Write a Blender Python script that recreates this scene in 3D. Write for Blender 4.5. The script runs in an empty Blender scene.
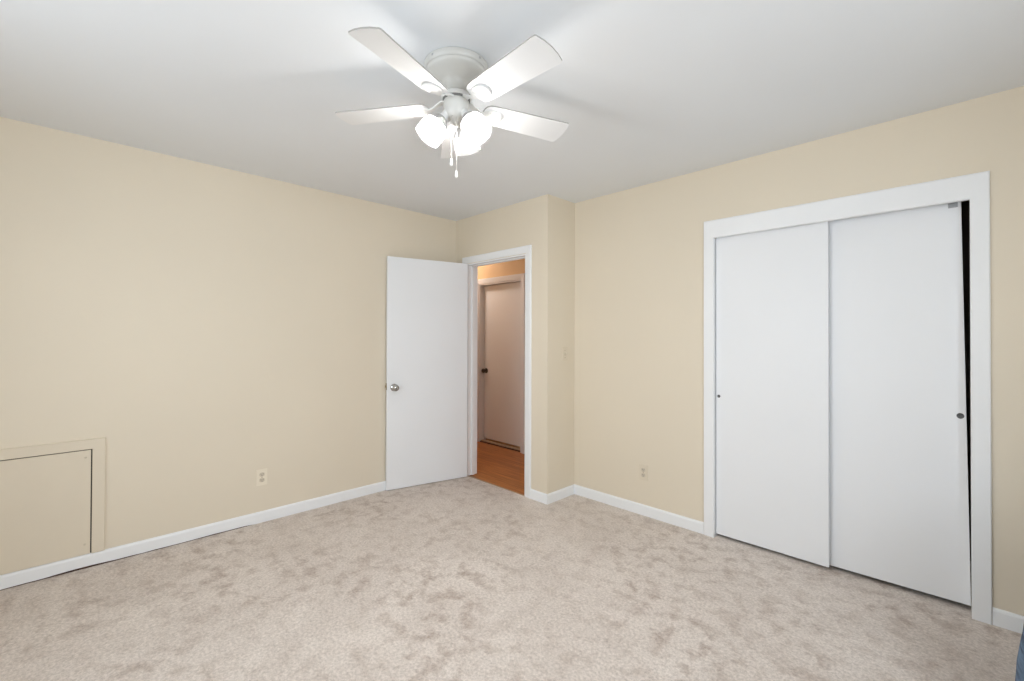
import bpy, bmesh, math, random
from math import sin, cos, pi, radians
from mathutils import Vector, Matrix

random.seed(7)
S = bpy.context.scene
COL = S.collection

# ------------------------------------------------------------------ camera
YAW, PITCH, ROLL = 0.7921, 0.008, -0.003
cam = bpy.data.cameras.new('camera')
cam.lens = 449.5 * 36.0 / 1024.0
cam.sensor_width = 36.0
cam.shift_y = -0.0070
cam.clip_start = 0.02
camo = bpy.data.objects.new('camera', cam)
camo.location = (0, 0, 1.3107)
camo.rotation_euler = (Matrix.Rotation(YAW, 3, 'Z') @ Matrix.Rotation(pi / 2 + PITCH, 3, 'X') @ Matrix.Rotation(-ROLL, 3, 'Z')).to_euler()
COL.objects.link(camo)
S.camera = camo

# ------------------------------------------------------------------ room size
H = 2.44
XL, XR = -3.5035, 1.06            # left and right walls
YR, YD, YC = -0.95, 2.687, 3.032  # rear wall, doorway wall, closet wall
XJ = -2.324                      # side of the jog
WT = 0.115                       # wall thickness
YH = YD + WT + 0.873             # far wall of the hall
# assumed window openings, added to let daylight in (rear wall along x, right wall along y)
WIN1 = (-2.3, -0.7, 0.85, 2.1)
WIN2 = (0.1, 1.5, 0.85, 2.1)

# ------------------------------------------------------------------ world, light, exposure
S.view_settings.view_transform = 'Standard'
S.view_settings.look = 'None'
S.view_settings.exposure = 0.0
S.view_settings.gamma = 1.0
S.view_settings.use_curve_mapping = False
S.cycles.max_bounces = 14
S.cycles.diffuse_bounces = 8
S.cycles.transparent_max_bounces = 16
S.cycles.sample_clamp_indirect = 6.0

W = bpy.data.worlds.new('overcast_sky')
S.world = W
W.use_nodes = True
wn = W.node_tree.nodes['Background']
wn.inputs[0].default_value = (0.80, 0.88, 1.0, 1)
wn.inputs[1].default_value = 1.0

def area_light(name, loc, rot, sx, sy, power, col):
    l = bpy.data.lights.new(name, 'AREA')
    l.shape = 'RECTANGLE'
    l.size, l.size_y = sx, sy
    l.energy = power
    l.color = col
    o = bpy.data.objects.new(name, l)
    o.location = loc
    o.rotation_euler = rot
    COL.objects.link(o)
    return o
DAY = (0.865, 0.925, 1.0)
# daylight outside the two unseen windows, added as its source
area_light('assumed_rear_window_daylight', ((WIN1[0] + WIN1[1]) / 2, YR - 0.30, 1.5), (pi / 2, 0, 0), 1.7, 1.35, 46, DAY)
area_light('assumed_right_window_daylight', (XR + 0.30, (WIN2[0] + WIN2[1]) / 2, 1.5), (pi / 2, 0, pi / 2), 1.5, 1.35, 69, DAY)

# ------------------------------------------------------------------ materials
def nt(name):
    m = bpy.data.materials.new(name)
    m.use_nodes = True
    return m, m.node_tree.nodes, m.node_tree.links, m.node_tree.nodes['Principled BSDF']

def mat(name, col, rough=0.5, metal=0.0, var=0.0, vscale=3.0, bump=0.0, bscale=200.0, spec=0.5, coat=0.0):
    m, n, l, p = nt(name)
    p.inputs['Base Color'].default_value = (*col, 1)
    p.inputs['Roughness'].default_value = rough
    p.inputs['Metallic'].default_value = metal
    p.inputs['Specular IOR Level'].default_value = spec
    p.inputs['Coat Weight'].default_value = coat
    tc = n.new('ShaderNodeTexCoord')
    if var:
        t = n.new('ShaderNodeTexNoise')
        t.inputs['Scale'].default_value = vscale
        t.inputs['Detail'].default_value = 4
        l.new(tc.outputs['Object'], t.inputs['Vector'])
        r = n.new('ShaderNodeValToRGB')
        r.color_ramp.elements[0].position = 0.3
        r.color_ramp.elements[1].position = 0.7
        r.color_ramp.elements[0].color = (*[c * (1 - var) for c in col], 1)
        r.color_ramp.elements[1].color = (*[min(1, c * (1 + var)) for c in col], 1)
        l.new(t.outputs['Fac'], r.inputs['Fac'])
        l.new(r.outputs['Color'], p.inputs['Base Color'])
    if bump:
        t = n.new('ShaderNodeTexNoise')
        t.inputs['Scale'].default_value = bscale
        t.inputs['Detail'].default_value = 3
        l.new(tc.outputs['Object'], t.inputs['Vector'])
        b = n.new('ShaderNodeBump')
        b.inputs['Strength'].default_value = bump
        b.inputs['Distance'].default_value = 0.002
        l.new(t.outputs['Fac'], b.inputs['Height'])
        l.new(b.outputs['Normal'], p.inputs['Normal'])
    return m

M = {}
M['wall'] = mat('cream_wall_paint', (0.726, 0.652, 0.530), 0.55, var=0.012, vscale=1.5, bump=0.08, bscale=120, spec=0.3)
M['panelpaint'] = mat('cream_panel_paint', (0.705, 0.630, 0.508), 0.5, var=0.015, vscale=4, spec=0.3)
M['ceil'] = mat('white_ceiling_paint', (0.775, 0.80, 0.825), 0.8, var=0.008, vscale=2, bump=0.05, bscale=150, spec=0.2)
M['trim'] = mat('white_trim_paint', (0.83, 0.845, 0.86), 0.35, var=0.01, vscale=5)
M['door'] = mat('white_door_paint', (0.80, 0.815, 0.835), 0.4, var=0.008, vscale=2.5, bump=0.04, bscale=60)
M['closetdoor'] = mat('white_closet_door_paint', (0.80, 0.815, 0.835), 0.45, var=0.008, vscale=2.0, bump=0.03, bscale=60)
M['chrome'] = mat('brushed_chrome', (0.46, 0.46, 0.45), 0.12, metal=1.0)
M['pull'] = mat('aged_bronze', (0.10, 0.10, 0.10), 0.5, metal=0.3)
M['darkknob'] = mat('dark_bronze', (0.07, 0.05, 0.04), 0.3, metal=0.8)
M['steel'] = mat('grey_steel', (0.42, 0.43, 0.44), 0.35, metal=0.8)
M['brass'] = mat('dull_brass', (0.35, 0.26, 0.14), 0.4, metal=0.8)
M['plastic'] = mat('ivory_plastic', (0.80, 0.73, 0.60), 0.35)
M['slot'] = mat('dark_slot', (0.05, 0.04, 0.035), 0.6)
M['tan_plastic'] = mat('almond_plastic', (0.60, 0.53, 0.42), 0.4)
M['fan'] = mat('white_fan_enamel', (0.80, 0.80, 0.785), 0.3)
M['motor'] = mat('off_white_motor_enamel', (0.62, 0.615, 0.585), 0.35)
M['blade'] = mat('white_fan_blade', (0.76, 0.765, 0.77), 0.35, var=0.006, vscale=6)
M['bladeedge'] = mat('shaded_blade_edge', (0.36, 0.35, 0.33), 0.6)  # grey stands in for the shade on the white blades' edges
M['fangap'] = mat('fan_gap_shade', (0.20, 0.20, 0.195), 0.6)  # dark colour painted in for the shade inside the fan's gaps
M['chain'] = mat('bead_chain', (0.62, 0.60, 0.56), 0.3, metal=0.7)
M['fob'] = mat('white_fob', (0.88, 0.88, 0.86), 0.3)
M['darkstrip'] = mat('gap_shade_and_dark_wood', (0.085, 0.045, 0.03), 0.9, var=0.4, vscale=30)  # dark wood tone; under the baseboard it stands for the gap's shade
M['threshold'] = mat('tan_threshold', (0.42, 0.30, 0.20), 0.6)
M['hallwall'] = mat('warm_lit_hall_wall', (0.70, 0.47, 0.26), 0.55, spec=0.3)  # cream wall turned orange: the lamp's warmth is put into the colour
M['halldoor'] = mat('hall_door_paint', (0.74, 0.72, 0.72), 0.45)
M['dark'] = mat('closet_interior_shade', (0.40, 0.35, 0.28), 0.8)  # wall paint darkened to put the closet's lack of light into the colour

def carpet_mat():
    m, n, l, p = nt('beige_carpet')
    p.inputs['Roughness'].default_value = 1.0
    p.inputs['Specular IOR Level'].default_value = 0.1
    p.inputs['Sheen Weight'].default_value = 0.15
    p.inputs['Sheen Roughness'].default_value = 0.6
    tc = n.new('ShaderNodeTexCoord')
    def noise(scale, detail, rough, dist):
        t = n.new('ShaderNodeTexNoise')
        t.inputs['Scale'].default_value = scale
        t.inputs['Detail'].default_value = detail
        t.inputs['Roughness'].default_value = rough
        t.inputs['Distortion'].default_value = dist
        l.new(tc.outputs['Object'], t.inputs['Vector'])
        return t
    def ramp(src, p0, c0, p1, c1):
        r = n.new('ShaderNodeValToRGB')
        r.color_ramp.elements[0].position = p0
        r.color_ramp.elements[1].position = p1
        r.color_ramp.elements[0].color = (*c0, 1)
        r.color_ramp.elements[1].color = (*c1, 1)
        l.new(src, r.inputs['Fac'])
        return r
    def mix(fac, a, b, typ='MIX'):
        x = n.new('ShaderNodeMix')
        x.data_type = 'RGBA'
        x.blend_type = typ
        if isinstance(fac, float): x.inputs[0].default_value = fac
        else: l.new(fac, x.inputs[0])
        l.new(a, x.inputs[6])
        l.new(b, x.inputs[7])
        return x.outputs[2]
    base = ramp(noise(2.2, 5, 0.6, 0.6).outputs['Fac'], 0.35, (0.650, 0.578, 0.522), 0.65, (0.740, 0.670, 0.612))
    # marks left in the pile: brownish scuffed patches with ragged edges
    patch = ramp(noise(11.0, 7, 0.64, 0.2).outputs['Fac'], 0.475, (0, 0, 0), 0.645, (1, 1, 1))
    area = ramp(noise(1.3, 2, 0.5, 0.3).outputs['Fac'], 0.36, (0.25, 0.25, 0.25), 0.60, (1, 1, 1))
    fac = mix(1.0, patch.outputs['Color'], area.outputs['Color'], 'MULTIPLY')
    dk = n.new('ShaderNodeRGB')
    dk.outputs[0].default_value = (0.480, 0.395, 0.340, 1)
    c = mix(fac, base.outputs['Color'], dk.outputs[0])
    fl = ramp(noise(75, 4, 0.8, 0).outputs['Fac'], 0.32, (0.70, 0.68, 0.66), 0.64, (1.14, 1.14, 1.14))
    c = mix(1.0, c, fl.outputs['Color'], 'MULTIPLY')
    l.new(c, p.inputs['Base Color'])
    b = n.new('ShaderNodeBump')
    b.inputs['Strength'].default_value = 0.7
    b.inputs['Distance'].default_value = 0.006
    l.new(noise(160, 4, 0.7, 0).outputs['Fac'], b.inputs['Height'])
    b2 = n.new('ShaderNodeBump')
    b2.inputs['Strength'].default_value = 0.35
    b2.inputs['Distance'].default_value = 0.02
    l.new(noise(11, 4, 0.6, 0.6).outputs['Fac'], b2.inputs['Height'])
    l.new(b2.outputs['Normal'], b.inputs['Normal'])
    l.new(b.outputs['Normal'], p.inputs['Normal'])
    return m
M['carpet'] = carpet_mat()

def wood_mat():
    m, n, l, p = nt('orange_oak_floor')
    p.inputs['Roughness'].default_value = 0.38
    tc = n.new('ShaderNodeTexCoord')
    mp = n.new('ShaderNodeMapping')
    mp.inputs['Scale'].default_value = (1.6, 22, 1)
    l.new(tc.outputs['Object'], mp.inputs['Vector'])
    t = n.new('ShaderNodeTexNoise')
    t.inputs['Scale'].default_value = 2.2
    t.inputs['Detail'].default_value = 6
    t.inputs['Distortion'].default_value = 0.7
    l.new(mp.outputs['Vector'], t.inputs['Vector'])
    r = n.new('ShaderNodeValToRGB')
    r.color_ramp.elements[0].position = 0.32
    r.color_ramp.elements[1].position = 0.68
    r.color_ramp.elements[0].color = (0.34, 0.115, 0.024, 1)
    r.color_ramp.elements[1].color = (0.55, 0.215, 0.055, 1)
    l.new(t.outputs['Fac'], r.inputs['Fac'])
    br = n.new('ShaderNodeTexBrick')
    br.inputs['Scale'].default_value = 1.0
    br.inputs['Brick Width'].default_value = 1.1
    br.inputs['Row Height'].default_value = 0.057
    br.inputs['Mortar Size'].default_value = 0.0012
    br.inputs['Color1'].default_value = (1, 1, 1, 1)
    br.inputs['Color2'].default_value = (0.80, 0.78, 0.74, 1)
    br.inputs['Mortar'].default_value = (0.45, 0.38, 0.32, 1)
    l.new(tc.outputs['Object'], br.inputs['Vector'])
    x = n.new('ShaderNodeMix')
    x.data_type = 'RGBA'
    x.blend_type = 'MULTIPLY'
    x.inputs[0].default_value = 1.0
    l.new(r.outputs['Color'], x.inputs[6])
    l.new(br.outputs['Color'], x.inputs[7])
    l.new(x.outputs[2], p.inputs['Base Color'])
    return m
M['wood'] = wood_mat()

def frosted_lamp_glass(name, clear, glow):
    m, n, l, p = nt(name)
    out = n['Material Output']
    tl = n.new('ShaderNodeBsdfTranslucent')
    tl.inputs['Color'].default_value = (glow, glow, glow, 1)
    tr = n.new('ShaderNodeBsdfTransparent')
    tr.inputs['Color'].default_value = (0.95, 0.95, 0.94, 1)
    mx = n.new('ShaderNodeMixShader')
    mx.inputs[0].default_value = clear
    df = n.new('ShaderNodeBsdfDiffuse')
    df.inputs['Color'].default_value = (0.85, 0.85, 0.84, 1)
    wh = n.new('ShaderNodeMixShader')
    wh.inputs[0].default_value = 0.4
    l.new(tl.outputs[0], wh.inputs[1])
    l.new(df.outputs[0], wh.inputs[2])
    l.new(wh.outputs[0], mx.inputs[1])
    l.new(tr.outputs[0], mx.inputs[2])
    gl = n.new('ShaderNodeBsdfGlossy')
    gl.inputs['Roughness'].default_value = 0.25
    m2 = n.new('ShaderNodeMixShader')
    m2.inputs[0].default_value = 0.06
    l.new(mx.outputs[0], m2.inputs[1])
    l.new(gl.outputs[0], m2.inputs[2])
    l.new(m2.outputs[0], out.inputs['Surface'])
    return m
M['glass'] = frosted_lamp_glass('frosted_lamp_glass', 0.55, 0.014)
M['neckglass'] = frosted_lamp_glass('dense_frosted_lamp_glass', 0.05, 0.007)

def window_glass():
    m, n, l, p = nt('window_glass')
    out = n['Material Output']
    tr = n.new('ShaderNodeBsdfTransparent')
    tr.inputs['Color'].default_value = (0.97, 0.98, 0.98, 1)
    gl = n.new('ShaderNodeBsdfGlossy')
    gl.inputs['Roughness'].default_value = 0.02
    mx = n.new('ShaderNodeMixShader')
    mx.inputs[0].default_value = 0.06
    l.new(tr.outputs[0], mx.inputs[1])
    l.new(gl.outputs[0], mx.inputs[2])
    l.new(mx.outputs[0], out.inputs['Surface'])
    return m
M['pane'] = window_glass()

def emitter(name, col, strength):
    m, n, l, p = nt(name)
    p.inputs['Base Color'].default_value = (*col, 1)
    p.inputs['Emission Color'].default_value = (*col, 1)
    p.inputs['Emission Strength'].default_value = strength
    return m
M['bulb'] = emitter('lit_bulb', (1.0, 0.98, 0.97), 700.0)
M['hallbulb'] = emitter('lit_hall_lamp', (1.0, 0.88, 0.77), 47.0)

def denim_mat():
    m, n, l, p = nt('streaked_blue_fabric')
    p.inputs['Roughness'].default_value = 0.9
    tc = n.new('ShaderNodeTexCoord')
    mp = n.new('ShaderNodeMapping')
    mp.inputs['Scale'].default_value = (4, 4, 30)
    l.new(tc.outputs['Object'], mp.inputs['Vector'])
    t = n.new('ShaderNodeTexNoise')
    t.inputs['Scale'].default_value = 2.0
    t.inputs['Detail'].default_value = 5
    l.new(mp.outputs['Vector'], t.inputs['Vector'])
    r = n.new('ShaderNodeValToRGB')
    r.color_ramp.elements[0].position = 0.35
    r.color_ramp.elements[1].position = 0.68
    r.color_ramp.elements[0].color = (0.035, 0.058, 0.105, 1)
    r.color_ramp.elements[1].color = (0.15, 0.235, 0.35, 1)
    l.new(t.outputs['Fac'], r.inputs['Fac'])
    l.new(r.outputs['Color'], p.inputs['Base Color'])
    return m
M['blue'] = denim_mat()

# ------------------------------------------------------------------ mesh helpers
class MB:
    """collects shapes; build() links them as one mesh object"""
    def __init__(s): s.bm = bmesh.new()
    def box(s, x0, x1, y0, y1, z0, z1, bev=0.0, mi=0):
        b = bmesh.new()
        bmesh.ops.create_cube(b, size=1.0)
        for v in b.verts:
            v.co = Vector(((x0 + x1) / 2 + v.co.x * (x1 - x0), (y0 + y1) / 2 + v.co.y * (y1 - y0), (z0 + z1) / 2 + v.co.z * (z1 - z0)))
        if bev: bmesh.ops.bevel(b, geom=list(b.edges), offset=bev, segments=2, profile=0.5, affect='EDGES')
        s._merge(b, mi)
        return s
    def _merge(s, b, mi=0, smooth=False):
        me = bpy.data.meshes.new('tmp')
        bmesh.ops.recalc_face_normals(b, faces=list(b.faces))
        for f in b.faces:
            f.material_index = mi
            if smooth: f.smooth = True
        b.to_mesh(me)
        b.free()
        s.bm.from_mesh(me)
        bpy.data.meshes.remove(me)
    def lathe(s, prof, seg=48, mtx=None, mi=0, smooth=True):
        b = bmesh.new()
        rings = []
        for r, z in prof:
            if r < 1e-6: rings.append([b.verts.new((0, 0, z))])
            else: rings.append([b.verts.new((r * cos(2 * pi * k / seg), r * sin(2 * pi * k / seg), z)) for k in range(seg)])
        for a, c in zip(rings, rings[1:]):
            for k in range(seg):
                k2 = (k + 1) % seg
                if len(a) == 1 and len(c) > 1: b.faces.new((a[0], c[k], c[k2]))
                elif len(c) == 1 and len(a) > 1: b.faces.new((a[k], c[0], a[k2]))
                elif len(a) > 1: b.faces.new((a[k], c[k], c[k2], a[k2]))
        if mtx: b.transform(mtx)
        s._merge(b, mi, smooth)
        return s
    def tube(s, pts, rad, seg=10, mi=0):
        b = bmesh.new()
        pts = [Vector(p) for p in pts]
        rads = rad if isinstance(rad, (list, tuple)) else [rad] * len(pts)
        rings = []
        up = Vector((0, 0, 1))
        for i, p in enumerate(pts):
            d = (pts[min(i + 1, len(pts) - 1)] - pts[max(i - 1, 0)]).normalized()
            if abs(d.dot(up)) > 0.95: up = Vector((1, 0, 0))
            u = d.cross(up).normalized()
            v = d.cross(u).normalized()
            rings.append([b.verts.new(p + (u * cos(2 * pi * k / seg) + v * sin(2 * pi * k / seg)) * rads[i]) for k in range(seg)])
        for a, c in zip(rings, rings[1:]):
            for k in range(seg): b.faces.new((a[k], a[(k + 1) % seg], c[(k + 1) % seg], c[k]))
        b.faces.new(rings[0])
        b.faces.new(rings[-1])
        s._merge(b, mi, True)
        return s
    def sphere(s, c, r, scale=(1, 1, 1), mi=0, seg=20):
        b = bmesh.new()
        bmesh.ops.create_uvsphere(b, u_segments=seg, v_segments=seg // 2, radius=r)
        for v in b.verts: v.co = Vector((c[0] + v.co.x * scale[0], c[1] + v.co.y * scale[1], c[2] + v.co.z * scale[2]))
        s._merge(b, mi, True)
        return s
    def prism(s, outline, z0, z1, mtx=None, bev=0.0, mi=0, side_mi=None):
        b = bmesh.new()
        lo = [b.verts.new((x, y, z0)) for x, y in outline]
        hi = [b.verts.new((x, y, z1)) for x, y in outline]
        n = len(outline)
        b.faces.new(lo[::-1])
        b.faces.new(hi)
        sides = [b.faces.new((lo[k], lo[(k + 1) % n], hi[(k + 1) % n], hi[k])) for k in range(n)]
        if bev: bmesh.ops.bevel(b, geom=list(b.edges), offset=bev, segments=2, profile=0.5, affect='EDGES')
        elif side_mi is not None:
            bmesh.ops.recalc_face_normals(b, faces=list(b.faces))
            for f in b.faces: f.material_index = mi
            for f in sides: f.material_index = side_mi
            if mtx: b.transform(mtx)
            me = bpy.data.meshes.new('tmp')
            b.to_mesh(me); b.free()
            s.bm.from_mesh(me)
            bpy.data.meshes.remove(me)
            return s
        if mtx: b.transform(mtx)
        s._merge(b, mi)
        return s
    def casing(s, contour, dirs, prof, place):
        """mitred casing: contour points (u,v), mitre directions, profile (t,w), place(u,v,w)->xyz"""
        b = bmesh.new()
        rows = [[b.verts.new(place(u + t * du, v + t * dv, w)) for t, w in prof] for (u, v), (du, dv) in zip(contour, dirs)]
        n = len(prof)
        for a, c in zip(rows, rows[1:]):
            for k in range(n): b.faces.new((a[k], a[(k + 1) % n], c[(k + 1) % n], c[k]))
        b.faces.new(rows[0])
        b.faces.new(rows[-1])
        s._merge(b)
        return s
    def build(s, name, mats, parent=None, loc=None):
        me = bpy.data.meshes.new(name)
        s.bm.to_mesh(me)
        s.bm.free()
        for m in (mats if isinstance(mats, (list, tuple)) else [mats]): me.materials.append(m)
        o = bpy.data.objects.new(name, me)
        COL.objects.link(o)
        if parent: o.parent = parent
        if loc: o.location = loc
        return o

def tag(o, label=None, cat=None, group=None, kind=None):
    if label: o['label'] = label
    if cat: o['category'] = cat
    if group: o['group'] = group
    if kind: o['kind'] = kind
    return o
def struct(o, label=None, cat=None): return tag(o, label, cat, kind='structure')
def empty(name, loc, rz=0.0):
    o = bpy.data.objects.new(name, None)
    o.empty_display_size = 0.1
    o.location = loc
    o.rotation_euler = (0, 0, rz)
    COL.objects.link(o)
    return o
def rebase(o, loc):
    """moves an object's origin to loc without moving the mesh"""
    o.data.transform(Matrix.Translation(-Vector(loc)))
    o.location = loc
    return o

CASE = [(0.0, 0.0), (0.0, 0.008), (0.006, 0.010), (0.050, 0.016), (0.0565, 0.016), (0.060, 0.012), (0.060, 0.0)]
FLAT = [(0.0, 0.0), (0.0, 0.012), (0.003, 0.015), (0.054, 0.015), (0.057, 0.012), (0.057, 0.0)]
UDIR = [(-1, 0), (-1, 1), (1, 1), (1, 0)]

# ------------------------------------------------------------------ shell
# floors
f = MB().box(XL - 0.05, XR + 0.05, YR - 0.05, YD, -0.06, 0.0)
f.box(XJ - 0.05, XR + 0.05, YD, YC + 0.75, -0.06, 0.0)
struct(f.build('floor', M['carpet']), 'beige mottled wall-to-wall carpet with brownish scuff patches', 'carpet')
f = MB().box(-5.3, XJ - 0.05, YD, YH + 0.6, -0.066, -0.006)
struct(f.build('floor_hall', M['wood']), 'orange brown wooden hall floor seen through the open doorway', 'floor')
# ceiling
c = MB().box(-5.4, XR + 0.1, YR - 0.12, YH + 0.7, H, H + 0.1)
struct(c.build('ceiling', M['ceil']), 'plain white ceiling carrying the fan', 'ceiling')
# walls
DX0, DX1, DZ = -3.326, -2.560, 2.0       # bedroom doorway
CX0, CX1, CZ = -1.172, 0.009, 1.966      # closet opening
HX0, HX1, HZ = -4.325, -3.575, 1.972      # door across the hall
w = MB().box(XL - 0.1, XL, YR - 0.1, YD, 0, H)
struct(w.build('wall_left', M['wall']), 'long cream wall on the left', 'wall')
w = MB().box(-5.3, DX0, YD, YD + WT, 0, H).box(DX1, XJ, YD, YD + WT, 0, H).box(DX0, DX1, YD, YD + WT, DZ, H)
struct(w.build('wall_doorway', M['wall']), 'short cream wall holding the open doorway', 'wall')
w = MB().box(XJ - WT, XJ, YD + WT, YC + 0.02, 0, H)
struct(w.build('wall_jog', M['wall']), 'narrow cream wall return with the light switch', 'wall')
w = MB().box(XJ - WT, CX0 - 0.012, YC, YC + WT, 0, H).box(CX1 + 0.012, XR + 0.1, YC, YC + WT, 0, H).box(CX0 - 0.012, CX1 + 0.012, YC, YC + WT, CZ + 0.047, H)
struct(w.build('wall_closet', M['wall']), 'cream wall on the right around the closet', 'wall')
def wall_with_window(axis, pos, lo, hi, win, sgn):
    a0, a1, z0, z1 = win
    m = MB()
    for u0, u1, v0, v1 in ((lo, a0, 0, H), (a1, hi, 0, H), (a0, a1, 0, z0), (a0, a1, z1, H)):
        p0, p1 = sorted((pos, pos + sgn * 0.12))
        if axis == 'x': m.box(u0, u1, p0, p1, v0, v1)
        else: m.box(p0, p1, u0, u1, v0, v1)
    return m
struct(wall_with_window('x', YR, XL - 0.1, XR + 0.12, WIN1, -1).build('wall_rear', M['wall']), 'cream wall behind the camera with an assumed window', 'wall')
struct(wall_with_window('y', XR, YR, YC + WT, WIN2, 1).build('wall_right', M['wall']), 'cream wall to the right of the camera with an assumed window', 'wall')

def sash_window(name, axis, pos, win, sgn, label):
    a0, a1, z0, z1 = win
    P = (lambda u, v, w: (u, pos - sgn * w, v)) if axis == 'x' else (lambda u, v, w: (pos - sgn * w, u, v))
    def bx(m, u0, u1, v0, v1, w0, w1):
        q = [P(u0, v0, w0), P(u1, v1, w1)]
        lo = [min(a, b) for a, b in zip(*q)]
        hi = [max(a, b) for a, b in zip(*q)]
        m.box(lo[0], hi[0], lo[1], hi[1], lo[2], hi[2])
    r = empty(name, P((a0 + a1) / 2, z0, 0))
    struct(r, label, 'window')
    inv = Matrix.Translation(-Vector(r.location))
    fr = MB()
    for u0, u1, v0, v1 in ((a0, a0 + 0.04, z0, z1), (a1 - 0.04, a1, z0, z1), (a0 + 0.04, a1 - 0.04, z0, z0 + 0.05), (a0 + 0.04, a1 - 0.04, z1 - 0.04, z1), (a0 + 0.04, a1 - 0.04, (z0 + z1) / 2 - 0.025, (z0 + z1) / 2 + 0.025), ((a0 + a1) / 2 - 0.025, (a0 + a1) / 2 + 0.025, z0 + 0.05, z1 - 0.04)):
        bx(fr, u0, u1, v0, v1, -0.09, -0.04)
    ms = [('window_frame', fr, M['trim'])]
    cs = MB().casing([(a0, z0), (a0, z1), (a1, z1), (a1, z0)], UDIR, FLAT, lambda u, v, w: P(u, v, w))
    ms.append(('window_casing', cs, M['trim']))
    st = MB()
    bx(st, a0 - 0.08, a1 + 0.08, z0 - 0.03, z0, -0.03, 0.05)
    ms.append(('window_sill', st, M['trim']))
    gl = MB()
    bx(gl, a0 + 0.03, a1 - 0.03, z0 + 0.03, z1 - 0.03, -0.067, -0.063)
    ms.append(('pane', gl, M['pane']))
    for nm, m, mt in ms:
        m.bm.transform(inv)
        m.build(nm, mt, r)
sash_window('assumed_window_1', 'x', YR, WIN1, -1, 'assumed white sash window added behind the camera for daylight')
sash_window('assumed_window_2', 'y', XR, WIN2, 1, 'assumed white sash window added right of the camera for daylight')

# hall shell
w = MB().box(-5.3, HX0, YH, YH + WT, 0, H).box(HX1, XJ - 0.05, YH, YH + WT, 0, H).box(HX0, HX1, YH, YH + WT, HZ, H)
w.box(HX0 - 0.05, HX1 + 0.05, YH + WT, YH + WT + 0.05, -0.006, H)  # unseen backing added behind the hall door to block outside light
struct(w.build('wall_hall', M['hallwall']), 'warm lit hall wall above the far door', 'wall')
w = MB().box(XJ - 0.15, XJ - 0.05, YC + 0.02, YH, 0, H)
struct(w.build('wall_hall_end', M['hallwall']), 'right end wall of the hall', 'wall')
w = MB().box(-5.4, -5.3, YD, YH + 0.1, 0, H)
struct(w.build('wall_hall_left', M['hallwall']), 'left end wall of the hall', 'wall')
# closet interior
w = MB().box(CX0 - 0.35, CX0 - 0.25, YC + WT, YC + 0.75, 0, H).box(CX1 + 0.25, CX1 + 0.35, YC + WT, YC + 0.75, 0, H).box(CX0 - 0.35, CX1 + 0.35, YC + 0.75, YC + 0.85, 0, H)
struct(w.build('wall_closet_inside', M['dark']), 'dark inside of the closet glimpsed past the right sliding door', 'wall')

# ------------------------------------------------------------------ casings and jambs
def front(y): return lambda u, v, w: (u, y - w, v)
t = MB().casing([(DX0 - 0.004, 0), (DX0 - 0.004, DZ + 0.004), (DX1 + 0.004, DZ + 0.004), (DX1 + 0.004, 0)], UDIR, CASE, front(YD))
struct(t.build('trim_1', M['trim']), 'white casing around the open bedroom doorway', 'door casing')
J = 0.012
t = MB().box(DX0 - 0.001, DX0 + J, YD, YD + WT, 0, DZ).box(DX1 - J, DX1 + 0.001, YD, YD + WT, 0, DZ).box(DX0 + J, DX1 - J, YD, YD + WT, DZ - J, DZ)
t.box(DX0 + J, DX0 + J + 0.010, YD + 0.045, YD + 0.078, 0, DZ - J).box(DX1 - J - 0.010, DX1 - J, YD + 0.045, YD + 0.078, 0, DZ - J).box(DX0 + J, DX1 - J, YD + 0.045, YD + 0.078, DZ - J - 0.010, DZ - J)
struct(t.build('trim_2', M['trim']), 'white door jamb lining the open bedroom doorway', 'door jamb')
HW = 0.119 / 0.066                        # the head board is wider than the sides
t = MB().casing([(CX0, 0), (CX0, CZ), (CX1, CZ), (CX1, 0)], [(-1, 0), (-1, HW), (1, HW), (1, 0)], [(0.0, -0.002), (0.0, 0.012), (0.003, 0.016), (0.062, 0.016), (0.066, 0.012), (0.066, -0.0005)], front(YC))
struct(t.build('trim_3', M['trim']), 'wide white casing framing the closet opening', 'closet casing')
t = MB().box(CX0 - 0.012, CX0 - 0.0005, YC + 0.002, YC + WT, 0, CZ).box(CX1 + 0.0005, CX1 + 0.012, YC + 0.002, YC + WT, 0, CZ).box(CX0 - 0.012, CX1 + 0.012, YC + 0.002, YC + WT, CZ + 0.035, CZ + 0.047)
t.box(CX0, CX1, YC + 0.042, YC + 0.052, CZ + 0.010, CZ + 0.035)
struct(t.build('trim_4', M['trim']), 'white jamb and track fascia inside the closet casing', 'closet jamb')
t = MB().casing([(HX0, -0.006), (HX0, HZ), (HX1, HZ), (HX1, -0.006)], UDIR, CASE, front(YH))
t.box(HX0 - 0.001, HX0 + 0.015, YH, YH + WT, -0.006, HZ).box(HX1 - 0.010, HX1 + 0.001, YH, YH + WT, -0.006, HZ).box(HX0 + 0.015, HX1 - 0.010, YH, YH + WT, HZ - 0.015, HZ)
struct(t.build('trim_5', M['halldoor']), 'dim white casing around the closed door across the hall', 'door casing')
t = MB().box(HX0 + 0.015, HX1 - 0.01, YH + 0.034, YH + 0.075, -0.006, 0.012, 0.002)
t.box(HX0 + 0.015, HX1 - 0.01, YH + 0.014, YH + 0.033, -0.006, 0.004, mi=1)
struct(t.build('trim_6', [M['threshold'], M['darkstrip']]), 'tan threshold strip under the closed door across the hall', 'threshold')
t = MB().box(DX0 + J, DX1 - J, YD - 0.006, YD + 0.010, -0.004, 0.003, 0.001)
struct(t.build('trim_7', M['threshold']), 'thin tan edge strip where carpet meets the hall floor', 'threshold')

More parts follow.
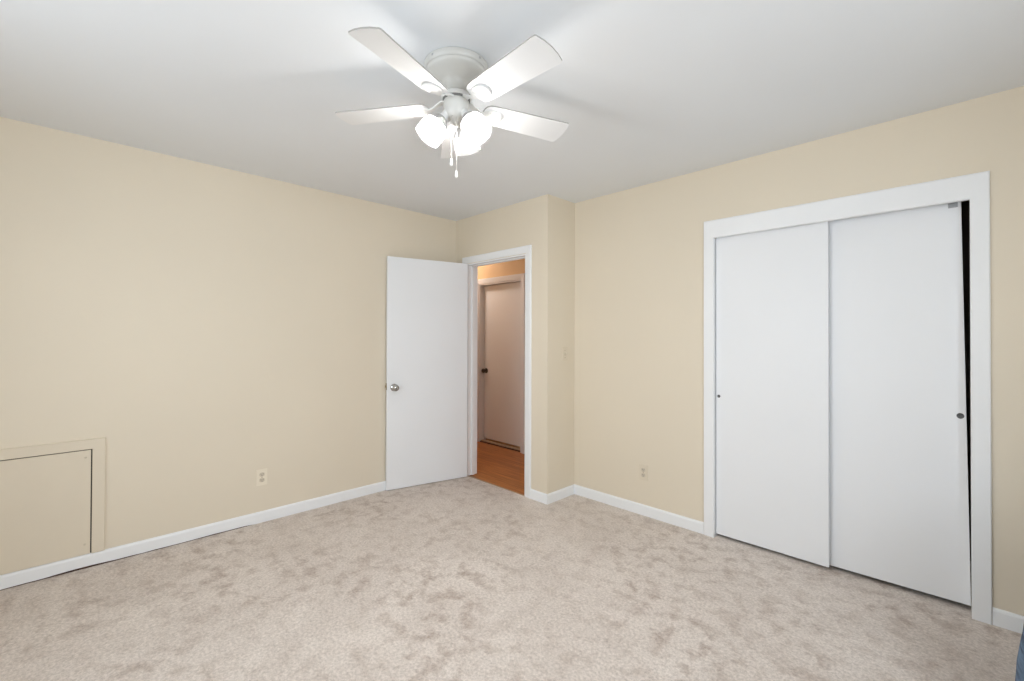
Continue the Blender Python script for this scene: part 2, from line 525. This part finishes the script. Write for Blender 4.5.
# ------------------------------------------------------------------ baseboards
BP = [(0, 0), (0.012, 0), (0.012, 0.064), (0.009, 0.072), (0.004, 0.076), (0, 0.077)]
def base_run(m, p0, p1, nrm, m0=0.0, m1=0.0, z0=0.0):
    """p0->p1 along a wall; m0/m1 extend (+) or cut (-) each end per unit of thickness, for mitres"""
    p0, p1, nrm = Vector((*p0, 0)), Vector((*p1, 0)), Vector((*nrm, 0))
    d = (p1 - p0).normalized()
    b = bmesh.new()
    A, B = [], []
    for tt, zz in BP:
        A.append(b.verts.new(p0 - d * m0 * tt + nrm * tt + Vector((0, 0, max(zz, z0)))))
        B.append(b.verts.new(p1 + d * m1 * tt + nrm * tt + Vector((0, 0, max(zz, z0)))))
    n = len(BP)
    for k in range(n): b.faces.new((A[k], A[(k + 1) % n], B[(k + 1) % n], B[k]))
    b.faces.new(A)
    b.faces.new(B)
    m._merge(b)
# left baseboard: its lower edge stands a little off the carpet, unevenly
b = bmesh.new()
N = 60
rows = []
for i in range(N + 1):
    y = YR + 0.012 + (YD - YR - 0.012) * i / N
    g = 0.0
    if y < 0.9: g = 0.004 + 0.006 * max(0, sin(y * 9.0 + 1.0)) * (0.9 - y) / 0.9 + 0.002 * random.random()
    rows.append([b.verts.new((XL + tt, y, max(zz, g))) for tt, zz in BP])
for a, c2 in zip(rows, rows[1:]):
    for k in range(len(BP)): b.faces.new((a[k], a[(k + 1) % len(BP)], c2[(k + 1) % len(BP)], c2[k]))
b.faces.new(rows[0]); b.faces.new(rows[-1])
m = MB(); m._merge(b)
bl = struct(m.build('baseboard_left', M['trim']), 'white baseboard along the left wall with a dark gap at the carpet', 'baseboard')
MB().box(XL + 0.0005, XL + 0.010, YR + 0.02, 0.95, 0.0005, 0.006).build('gap_shade_strip', M['darkstrip'], bl)['label'] = 'dark brown strip standing for shade in the gap under the baseboard'  # dark strip added to paint the shade in the baseboard gap
m = MB()
base_run(m, (DX1 + 0.064, YD), (XJ, YD), (0, -1), 0, 1)
struct(m.build('baseboard_doorway', M['trim']), 'short white baseboard right of the open doorway', 'baseboard')
m = MB()
base_run(m, (XJ, YD), (XJ, YC), (1, 0), 1, -1)
struct(m.build('baseboard_jog', M['trim']), 'white baseboard on the wall return under the light switch', 'baseboard')
m = MB()
base_run(m, (XJ, YC), (CX0 - 0.067, YC), (0, -1), -1, 0)
struct(m.build('baseboard_closet', M['trim']), 'white baseboard left of the closet', 'baseboard')
m = MB()
base_run(m, (CX1 + 0.067, YC), (XR, YC), (0, -1), 0, -1)
struct(m.build('baseboard_closet_right', M['trim']), 'white baseboard right of the closet', 'baseboard')
m = MB()
base_run(m, (XR, YC), (XR, YR), (-1, 0), -1, -1)
struct(m.build('baseboard_right', M['trim']), 'white baseboard on the wall right of the camera', 'baseboard')
m = MB()
base_run(m, (XR, YR), (XL, YR), (0, 1), -1, -1)
struct(m.build('baseboard_rear', M['trim']), 'white baseboard behind the camera', 'baseboard')
m = MB()
base_run(m, (-5.3, YH), (HX0 - 0.061, YH), (0, -1), 0, 0, -0.006)
struct(m.build('baseboard_hall', M['halldoor']), 'baseboard left of the closed hall door', 'baseboard')

# ------------------------------------------------------------------ bedroom door (open)
def knob_parts(parent, loc, axis_dir, matn, knob_label=None):
    """round knob on a rosette; axis_dir is the outward direction"""
    q = Vector(axis_dir).normalized()
    mt = Matrix.Translation(Vector(loc)) @ q.to_track_quat('Z', 'Y').to_matrix().to_4x4()
    k = MB().lathe([(0, 0), (0.032, 0), (0.032, 0.003), (0.028, 0.007), (0.014, 0.010), (0.0115, 0.013), (0.0115, 0.028), (0.016, 0.033), (0.0255, 0.040), (0.0285, 0.050), (0.0265, 0.060), (0.018, 0.066), (0, 0.068)], 32, mt)
    o = k.build('door_knob', matn, parent)
    if knob_label: o['label'] = knob_label
    return o
ANG = radians(13.0)
d1 = empty('door_1', (DX0 + 0.004, YD - 0.012, 0), -ANG)
tag(d1, 'white flush bedroom door swung open toward the left wall', 'door', kind='structure')
# local frame: the slab runs along -Y from the hinge, hall face towards +X
MB().box(0.002, 0.036, -0.761, -0.006, 0.006, 1.995, 0.0012).build('door_slab', M['door'], d1)
knob_parts(d1, (0.036, -0.761 + 0.060, 0.876), (1, 0, 0), M['chrome'], 'round chrome door knob')
MB().box(0.010, 0.028, -0.7628, -0.7600, 0.857, 0.913).box(0.013, 0.025, -0.771, -0.762, 0.875, 0.895, 0.002).build('latch_plate', M['brass'], d1)
for hz in (0.22, 1.0, 1.76):
    hb = MB().tube([(0.0, 0.0, hz - 0.045), (0.0, 0.0, hz + 0.045)], 0.0055, 12)
    hb.box(0.001, 0.032, -0.0065, -0.0045, hz - 0.044, hz + 0.044)
    hb.build('hinge', M['trim'], d1)

# ------------------------------------------------------------------ door across the hall (closed)
d2 = empty('door_2', (HX0 + 0.015, YH + 0.080, 0))
tag(d2, 'closed dim white door across the hall seen through the doorway', 'door', kind='structure')
DW = HX1 - HX0 - 0.025
MB().box(0.003, DW - 0.003, -0.002, 0.033, 0.034, HZ - 0.018, 0.0012).build('door_slab', M['halldoor'], d2)
knob_parts(d2, (0.047, -0.002, 0.885), (0, -1, 0), M['darkknob'], 'small dark door knob')

# ------------------------------------------------------------------ closet sliding doors
def pull_parts(parent, x, z, y, matn, k=1.0):
    mt = Matrix.Translation((x, y, z)) @ Matrix.Rotation(pi / 2, 4, 'X')
    MB().lathe([(0, 0.0006), (0.009 * k, 0.0006), (0.0105 * k, 0.0016), (0.0130 * k, 0.0018), (0.0135 * k, 0.0010), (0.0138 * k, -0.002)], 28, mt).build('finger_pull', matn, parent)
cl = empty('sliding_closet_door', (CX0 + 0.003, YC + 0.018, 0))
tag(cl, 'left white sliding closet door, the one overlapping in front', 'closet door')
MB().box(0.0, 0.617, 0.0, 0.020, 0.020, CZ + 0.025, 0.001).build('door_panel', M['closetdoor'], cl)
pull_parts(cl, 0.018, 0.925, 0.0, M['pull'], 0.72)
cr = empty('sliding_closet_door', (CX1 - 0.001, YC + 0.056, 0.012))
tag(cr, 'right white sliding closet door, leaning, with a black gap along its right edge', 'closet door')
cr.rotation_euler = (0, -radians(0.80), 0)
pn = MB().box(-0.645, -0.0005, 0.0, 0.020, 0.016, CZ + 0.008, 0.001).build('door_panel', M['closetdoor'], cr)
pull_parts(cr, -0.021, 0.922, 0.0, M['pull'])
hg = MB().box(-0.046, -0.012, -0.004, -0.0005, CZ - 0.026, CZ - 0.002, 0.001).box(-0.036, -0.022, -0.0055, -0.003, CZ - 0.020, CZ - 0.008, 0.0008)
hg.build('roller_hanger', M['steel'], cr)['label'] = 'small grey metal hanger at the top corner'

# ------------------------------------------------------------------ access panel on the left wall
ap = empty('access_panel', (XL, -0.25, 0))
tag(ap, 'cream painted access hatch low on the left wall with a flat frame', 'access panel')
AY0, AY1, AZ = -0.35, 0.352, 0.668          # local y of the hatch opening
fm = MB().casing([(AY0, 0.078), (AY0, AZ), (AY1, AZ), (AY1, 0.078)], UDIR, [(0.0, 0.0), (0.0, 0.013), (0.002, 0.015), (0.053, 0.015), (0.056, 0.012), (0.056, 0.0)], lambda u, v, w: (w, u, v))
fm.build('hatch_frame', M['panelpaint'], ap)
MB().box(0.0005, 0.0015, AY0, AY1, 0.078, AZ).build('shadow_gap', M['slot'], ap)['label'] = 'dark slit around the hatch board'
hp = MB().box(0.0015, 0.0085, AY0 + 0.004, AY1 - 0.0055, 0.0785, AZ - 0.005, 0.0008).build('hatch_board', M['panelpaint'], ap)
for yy in (AY1 - 0.028, AY0 + 0.03):
    for zz in (AZ - 0.045, 0.135):
        mt = Matrix.Translation((0.0085, yy, zz)) @ Matrix.Rotation(pi / 2, 4, 'Y')
        MB().lathe([(0.0055, 0), (0.005, 0.0012), (0.002, 0.0018), (0, 0.0012)], 16, mt).build('screw', M['tan_plastic'], ap)

# ------------------------------------------------------------------ outlets and switch
def outlet(loc, rz, label, coverm):
    r = empty('wall_outlet', loc, rz)
    tag(r, label, 'outlet', None)
    # local: faces -Y
    MB().box(-0.035, 0.035, -0.005, 0.0, -0.057, 0.057, 0.002).build('cover_plate', coverm, r)
    for s in (1, -1):
        rc = MB()
        pts = []
        for k in range(24):
            a = 2 * pi * k / 24
            pts.append((max(-0.0165, min(0.0165, 0.0195 * cos(a))), 0.0145 * sin(a)))
        rc.prism(pts, 0.0, 0.0022, Matrix.Translation((0, -0.005, s * 0.0195)) @ Matrix.Rotation(pi / 2, 4, 'X'))
        ro = rc.build('receptacle', M['tan_plastic'], r)
        sl = MB()
        sl.box(-0.0075, -0.0052, -0.0078, -0.0068, s * 0.0195 - 0.001, s * 0.0195 + 0.008)
        sl.box(0.0052, 0.0075, -0.0078, -0.0068, s * 0.0195 - 0.001, s * 0.0195 + 0.008)
        sl.tube([(0, -0.0068, s * 0.0195 - 0.007), (0, -0.0078, s * 0.0195 - 0.007)], 0.0026, 12)
        sl.build('slot', M['slot'], ro)
    mt = Matrix.Translation((0, -0.005, 0)) @ Matrix.Rotation(pi / 2, 4, 'X')
    MB().lathe([(0.0032, 0), (0.0028, 0.001), (0, 0.0013)], 14, mt).build('screw', M['brass'], r)
    return r
outlet((XL, 0.979, 0.316), pi / 2, 'ivory wall outlet low on the left wall between hatch and open door', M['plastic'])
outlet((-1.684, YC, 0.313), 0.0, 'cream painted wall outlet low on the right wall left of the closet', M['panelpaint'])
sw = empty('light_switch', (XJ, 2.900, 1.172), pi / 2)
tag(sw, 'cream light switch on the narrow wall return', 'light switch')
MB().box(-0.035, 0.035, -0.005, 0.0, -0.057, 0.057, 0.002).build('cover_plate', M['panelpaint'], sw)
MB().box(-0.006, 0.006, -0.0056, -0.0045, -0.0125, 0.0125).build('toggle_slot', M['tan_plastic'], sw)
tg = MB().prism([(-0.0045, -0.005), (0.0045, -0.005), (0.0035, 0.005), (-0.0035, 0.005)], 0.0, 0.014, Matrix.Translation((0, -0.005, 0.003)) @ Matrix.Rotation(radians(70), 4, 'X'))
tg.build('toggle', M['plastic'], sw)
for zz in (0.030, -0.030):
    mt = Matrix.Translation((0, -0.005, zz)) @ Matrix.Rotation(pi / 2, 4, 'X')
    MB().lathe([(0.0035, 0), (0.003, 0.001), (0, 0.0013)], 14, mt).build('screw', M['brass'], sw)

# ------------------------------------------------------------------ ceiling fan
FX, FY = -1.4965, 1.146
fan = empty('ceiling_fan', (FX, FY, H), YAW)      # local x = camera right, y = away
tag(fan, 'white five-blade ceiling fan with three lit frosted glass lamps', 'ceiling fan')
hs = MB().lathe([(0, 0), (0.130, 0), (0.133, -0.003), (0.132, -0.020), (0.126, -0.027)], 64)
hs.build('ceiling_plate', M['motor'], fan)
hs = MB().lathe([(0.1245, -0.024), (0.1245, -0.034), (0.118, -0.042), (0.100, -0.051), (0.079, -0.061), (0.064, -0.071), (0.0555, -0.082), (0.0525, -0.094), (0.052, -0.112), (0.049, -0.117), (0, -0.117)], 64)
hs.build('motor_housing', M['motor'], fan)
for k in range(4):
    a = 2 * pi * k / 4 + 0.9
    mt = Matrix.Translation((0.1315 * cos(a), 0.1315 * sin(a), -0.013)) @ Vector((cos(a), sin(a), 0)).to_track_quat('Z', 'Y').to_matrix().to_4x4()
    MB().lathe([(0.005, 0), (0.0045, 0.002), (0, 0.003)], 14, mt).build('screw', M['steel'], fan)
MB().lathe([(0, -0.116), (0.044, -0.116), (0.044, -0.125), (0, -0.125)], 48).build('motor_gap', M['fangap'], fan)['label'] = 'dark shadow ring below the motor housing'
fl = MB().lathe([(0, -0.122), (0.056, -0.122), (0.062, -0.125), (0.062, -0.136), (0.058, -0.140), (0, -0.140)], 48)
fl.build('blade_hub', M['fan'], fan)
MB().lathe([(0, -0.136), (0.0570, -0.136), (0.0570, -0.147), (0, -0.146)], 48).build('hub_gap', M['fangap'], fan)['label'] = 'dark shade ring above the lamp fitter'
BZ = -0.170
WOB = [0.7, -1.3, 0.8, 0.0, -2.6]        # blades hang slightly unevenly
PIT = [-12, -12, -12, -12, -5]
NB = 5
for k in range(NB):
    a = radians(-117.5 + 72 * k + WOB[k])
    pitch = radians(PIT[k])
    # blade frame: X outward, Y tangential, pitched about X
    B = Matrix.Rotation(a, 4, 'Z') @ Matrix.Translation((0, 0, BZ)) @ Matrix.Rotation(pitch, 4, 'X')
    # blade outline: narrow rounded root, slightly widening, clipped rounded tip
    up = [(0.118, 0.0), (0.119, 0.026), (0.124, 0.042), (0.136, 0.052), (0.155, 0.0565), (0.30, 0.063), (0.42, 0.067), (0.505, 0.0705), (0.517, 0.070), (0.522, 0.066), (0.530, 0.035), (0.533, 0.0)]
    ol = [(x, y) for x, y in up] + [(x, -y) for x, y in up[-2:0:-1]]
    bl_ = MB().prism(ol, 0.0, 0.0055, B, mi=0, side_mi=1).build('blade', [M['blade'], M['bladeedge']], fan)
    # curved iron under the blade root
    ar = MB()
    st = [(0.044, 0, 0.022), (0.066, 0, 0.020), (0.085, 0, 0.011), (0.102, 0, -0.001), (0.118, 0, -0.0055), (0.145, 0, -0.0055)]
    L, R_ = [], []
    def widths(x): return 0.017 - 0.006 * sin(pi * min(1, max(0, (x - 0.05) / 0.10)))
    b = bmesh.new()
    rows = []
    for x, y, z in st:
        wd = widths(x)
        rows.append([b.verts.new((x, wd, z)), b.verts.new((x, -wd, z)), b.verts.new((x, -wd, z + 0.005)), b.verts.new((x, wd, z + 0.005))])
    for p, q in zip(rows, rows[1:]):
        for j in range(4): b.faces.new((p[j], p[(j + 1) % 4], q[(j + 1) % 4], q[j]))
    b.faces.new(rows[0]); b.faces.new(rows[-1])
    b.transform(B)
    ar._merge(b)
    # rounded shield plate with a raised crescent rim
    sh = []
    for j in range(40):
        t_ = 2 * pi * j / 40
        sh.append((0.160 + 0.042 * cos(t_), 0.036 * sin(t_) * (1.0 + 0.12 * cos(t_))))
    ar.prism(sh, -0.005, -0.0003, B)
    rim = []
    for j in range(25):
        t_ = radians(-105 + 210 * j / 24)
        rim.append(B @ Vector((0.160 + 0.041 * cos(t_), 0.035 * sin(t_) * (1.0 + 0.12 * cos(t_)), -0.0055)))
    ar.tube(rim, [0.0012 + 0.0042 * sin(pi * j / 24) for j in range(25)], 10)
    ao = ar.build('blade_arm', M['fan'], fan)
    for (sx, sy) in ((0.145, 0.018), (0.145, -0.018), (0.186, 0.0)):
        MB().lathe([(0.0042, 0), (0.0036, -0.0018), (0, -0.0024)], 12, B @ Matrix.Translation((sx, sy, -0.0052))).build('screw', M['fan'], ao)
# lamp fitter
ft = MB().lathe([(0, -0.144), (0.049, -0.144), (0.053, -0.150), (0.053, -0.168), (0.050, -0.190), (0.047, -0.203), (0.040, -0.214), (0.026, -0.224), (0.018, -0.230), (0.014, -0.240), (0.009, -0.247), (0, -0.249)], 48)
ft.build('lamp_fitter', M['motor'], fan)
for ang in (197, 327, 70):
    a = radians(ang)
    tilt = radians(36)
    axis = Vector((cos(a) * sin(tilt), sin(a) * sin(tilt), -cos(tilt)))
    p0 = Vector((0.040 * cos(a), 0.040 * sin(a), -0.200))
    q = axis.to_track_quat('Z', 'Y').to_matrix().to_4x4()
    LM = Matrix.Translation(p0) @ q
    sk = MB().lathe([(0, 0), (0.015, 0), (0.017, 0.004), (0.0175, 0.026), (0.024, 0.031), (0.024, 0.038), (0.019, 0.041), (0, 0.041)], 32, LM)
    so = sk.build('lamp_socket', M['fan'], fan)
    # tulip shade, open mouth, with wall thickness
    pr = [(0.021, 0.030), (0.026, 0.036), (0.036, 0.047), (0.046, 0.064), (0.0515, 0.084), (0.0525, 0.102), (0.0510, 0.116), (0.0525, 0.126), (0.0505, 0.1265), (0.0490, 0.116), (0.0505, 0.102), (0.0495, 0.084), (0.044, 0.065), (0.0345, 0.049), (0.025, 0.039), (0.0195, 0.033)]
    pr = [(r * 1.07, 0.030 + (z - 0.030) * 1.13) for r, z in pr]
    shd = MB().lathe(pr, 40, LM)
    for fc in shd.bm.faces:
        if (fc.calc_center_median() - p0).dot(axis) < 0.070: fc.material_index = 1
    shd.build('lamp_shade', [M['glass'], M['neckglass']], fan)['label'] = 'frosted white tulip glass shade'
    bb = MB().lathe([(0.012, 0.041), (0.013, 0.052), (0.020, 0.064), (0.025, 0.078), (0.025, 0.088), (0.019, 0.099), (0.009, 0.105), (0, 0.106)], 24, LM)
    bb.build('light_bulb', M['bulb'], so)
# pull chains with beads
for (x, y, z1, nm) in ((-0.015, -0.040, -0.405, 'a'), (0.005, -0.030, -0.450, 'b')):
    ch = MB()
    ch.tube([(x * 0.7, y * 0.7, -0.218), (x, y, -0.226), (x, y, z1)], 0.0011, 8)
    z = -0.230
    while z > z1:
        ch.sphere((x, y, z), 0.0019, seg=8)
        z -= 0.0046
    co = ch.build('pull_chain', M['chain'], fan)
    MB().lathe([(0, z1 + 0.004), (0.003, z1 + 0.002), (0.004, z1 - 0.006), (0.0062, z1 - 0.018), (0.0055, z1 - 0.025), (0, z1 - 0.028)], 16, Matrix.Translation((x, y, 0))).build('chain_fob', M['fob'], co)

# ------------------------------------------------------------------ hall lamp (up on the hall ceiling, outside the doorway's view)
hl = empty('hall_ceiling_lamp', (-4.55, YD + WT + 0.45, H))
tag(hl, 'warm flush ceiling lamp in the hall beyond the doorway', 'ceiling lamp')
MB().lathe([(0, 0), (0.13, 0), (0.13, -0.025), (0.12, -0.03), (0, -0.03)], 40).build('lamp_base', M['steel'], hl)
MB().lathe([(0.118, -0.03), (0.115, -0.06), (0.09, -0.085), (0.05, -0.1), (0, -0.105)], 40).build('lamp_bowl', M['hallbulb'], hl)

# ------------------------------------------------------------------ blue fabric seat at the right edge
bg = MB()
prof = [(0, 0.0), (0.30, 0.0), (0.40, 0.02), (0.445, 0.07), (0.448, 0.13), (0.440, 0.20), (0.428, 0.30), (0.414, 0.40), (0.39, 0.50), (0.34, 0.60), (0.25, 0.69), (0.12, 0.75), (0.05, 0.77), (0, 0.775)]
bg.lathe(prof, 64)
for v in bg.bm.verts:
    a = math.atan2(v.co.y, v.co.x)
    k = 1 + 0.012 * sin(6 * a + v.co.z * 5) * min(1, v.co.z * 6) + 0.004 * sin(17 * a - v.co.z * 30)
    v.co.x *= k
    v.co.y *= k
bo = bg.build('bean_bag', M['blue'], loc=(0.557, 2.30, 0.0))
tag(bo, 'streaked blue fabric bean bag cut off by the bottom right corner', 'bean bag')
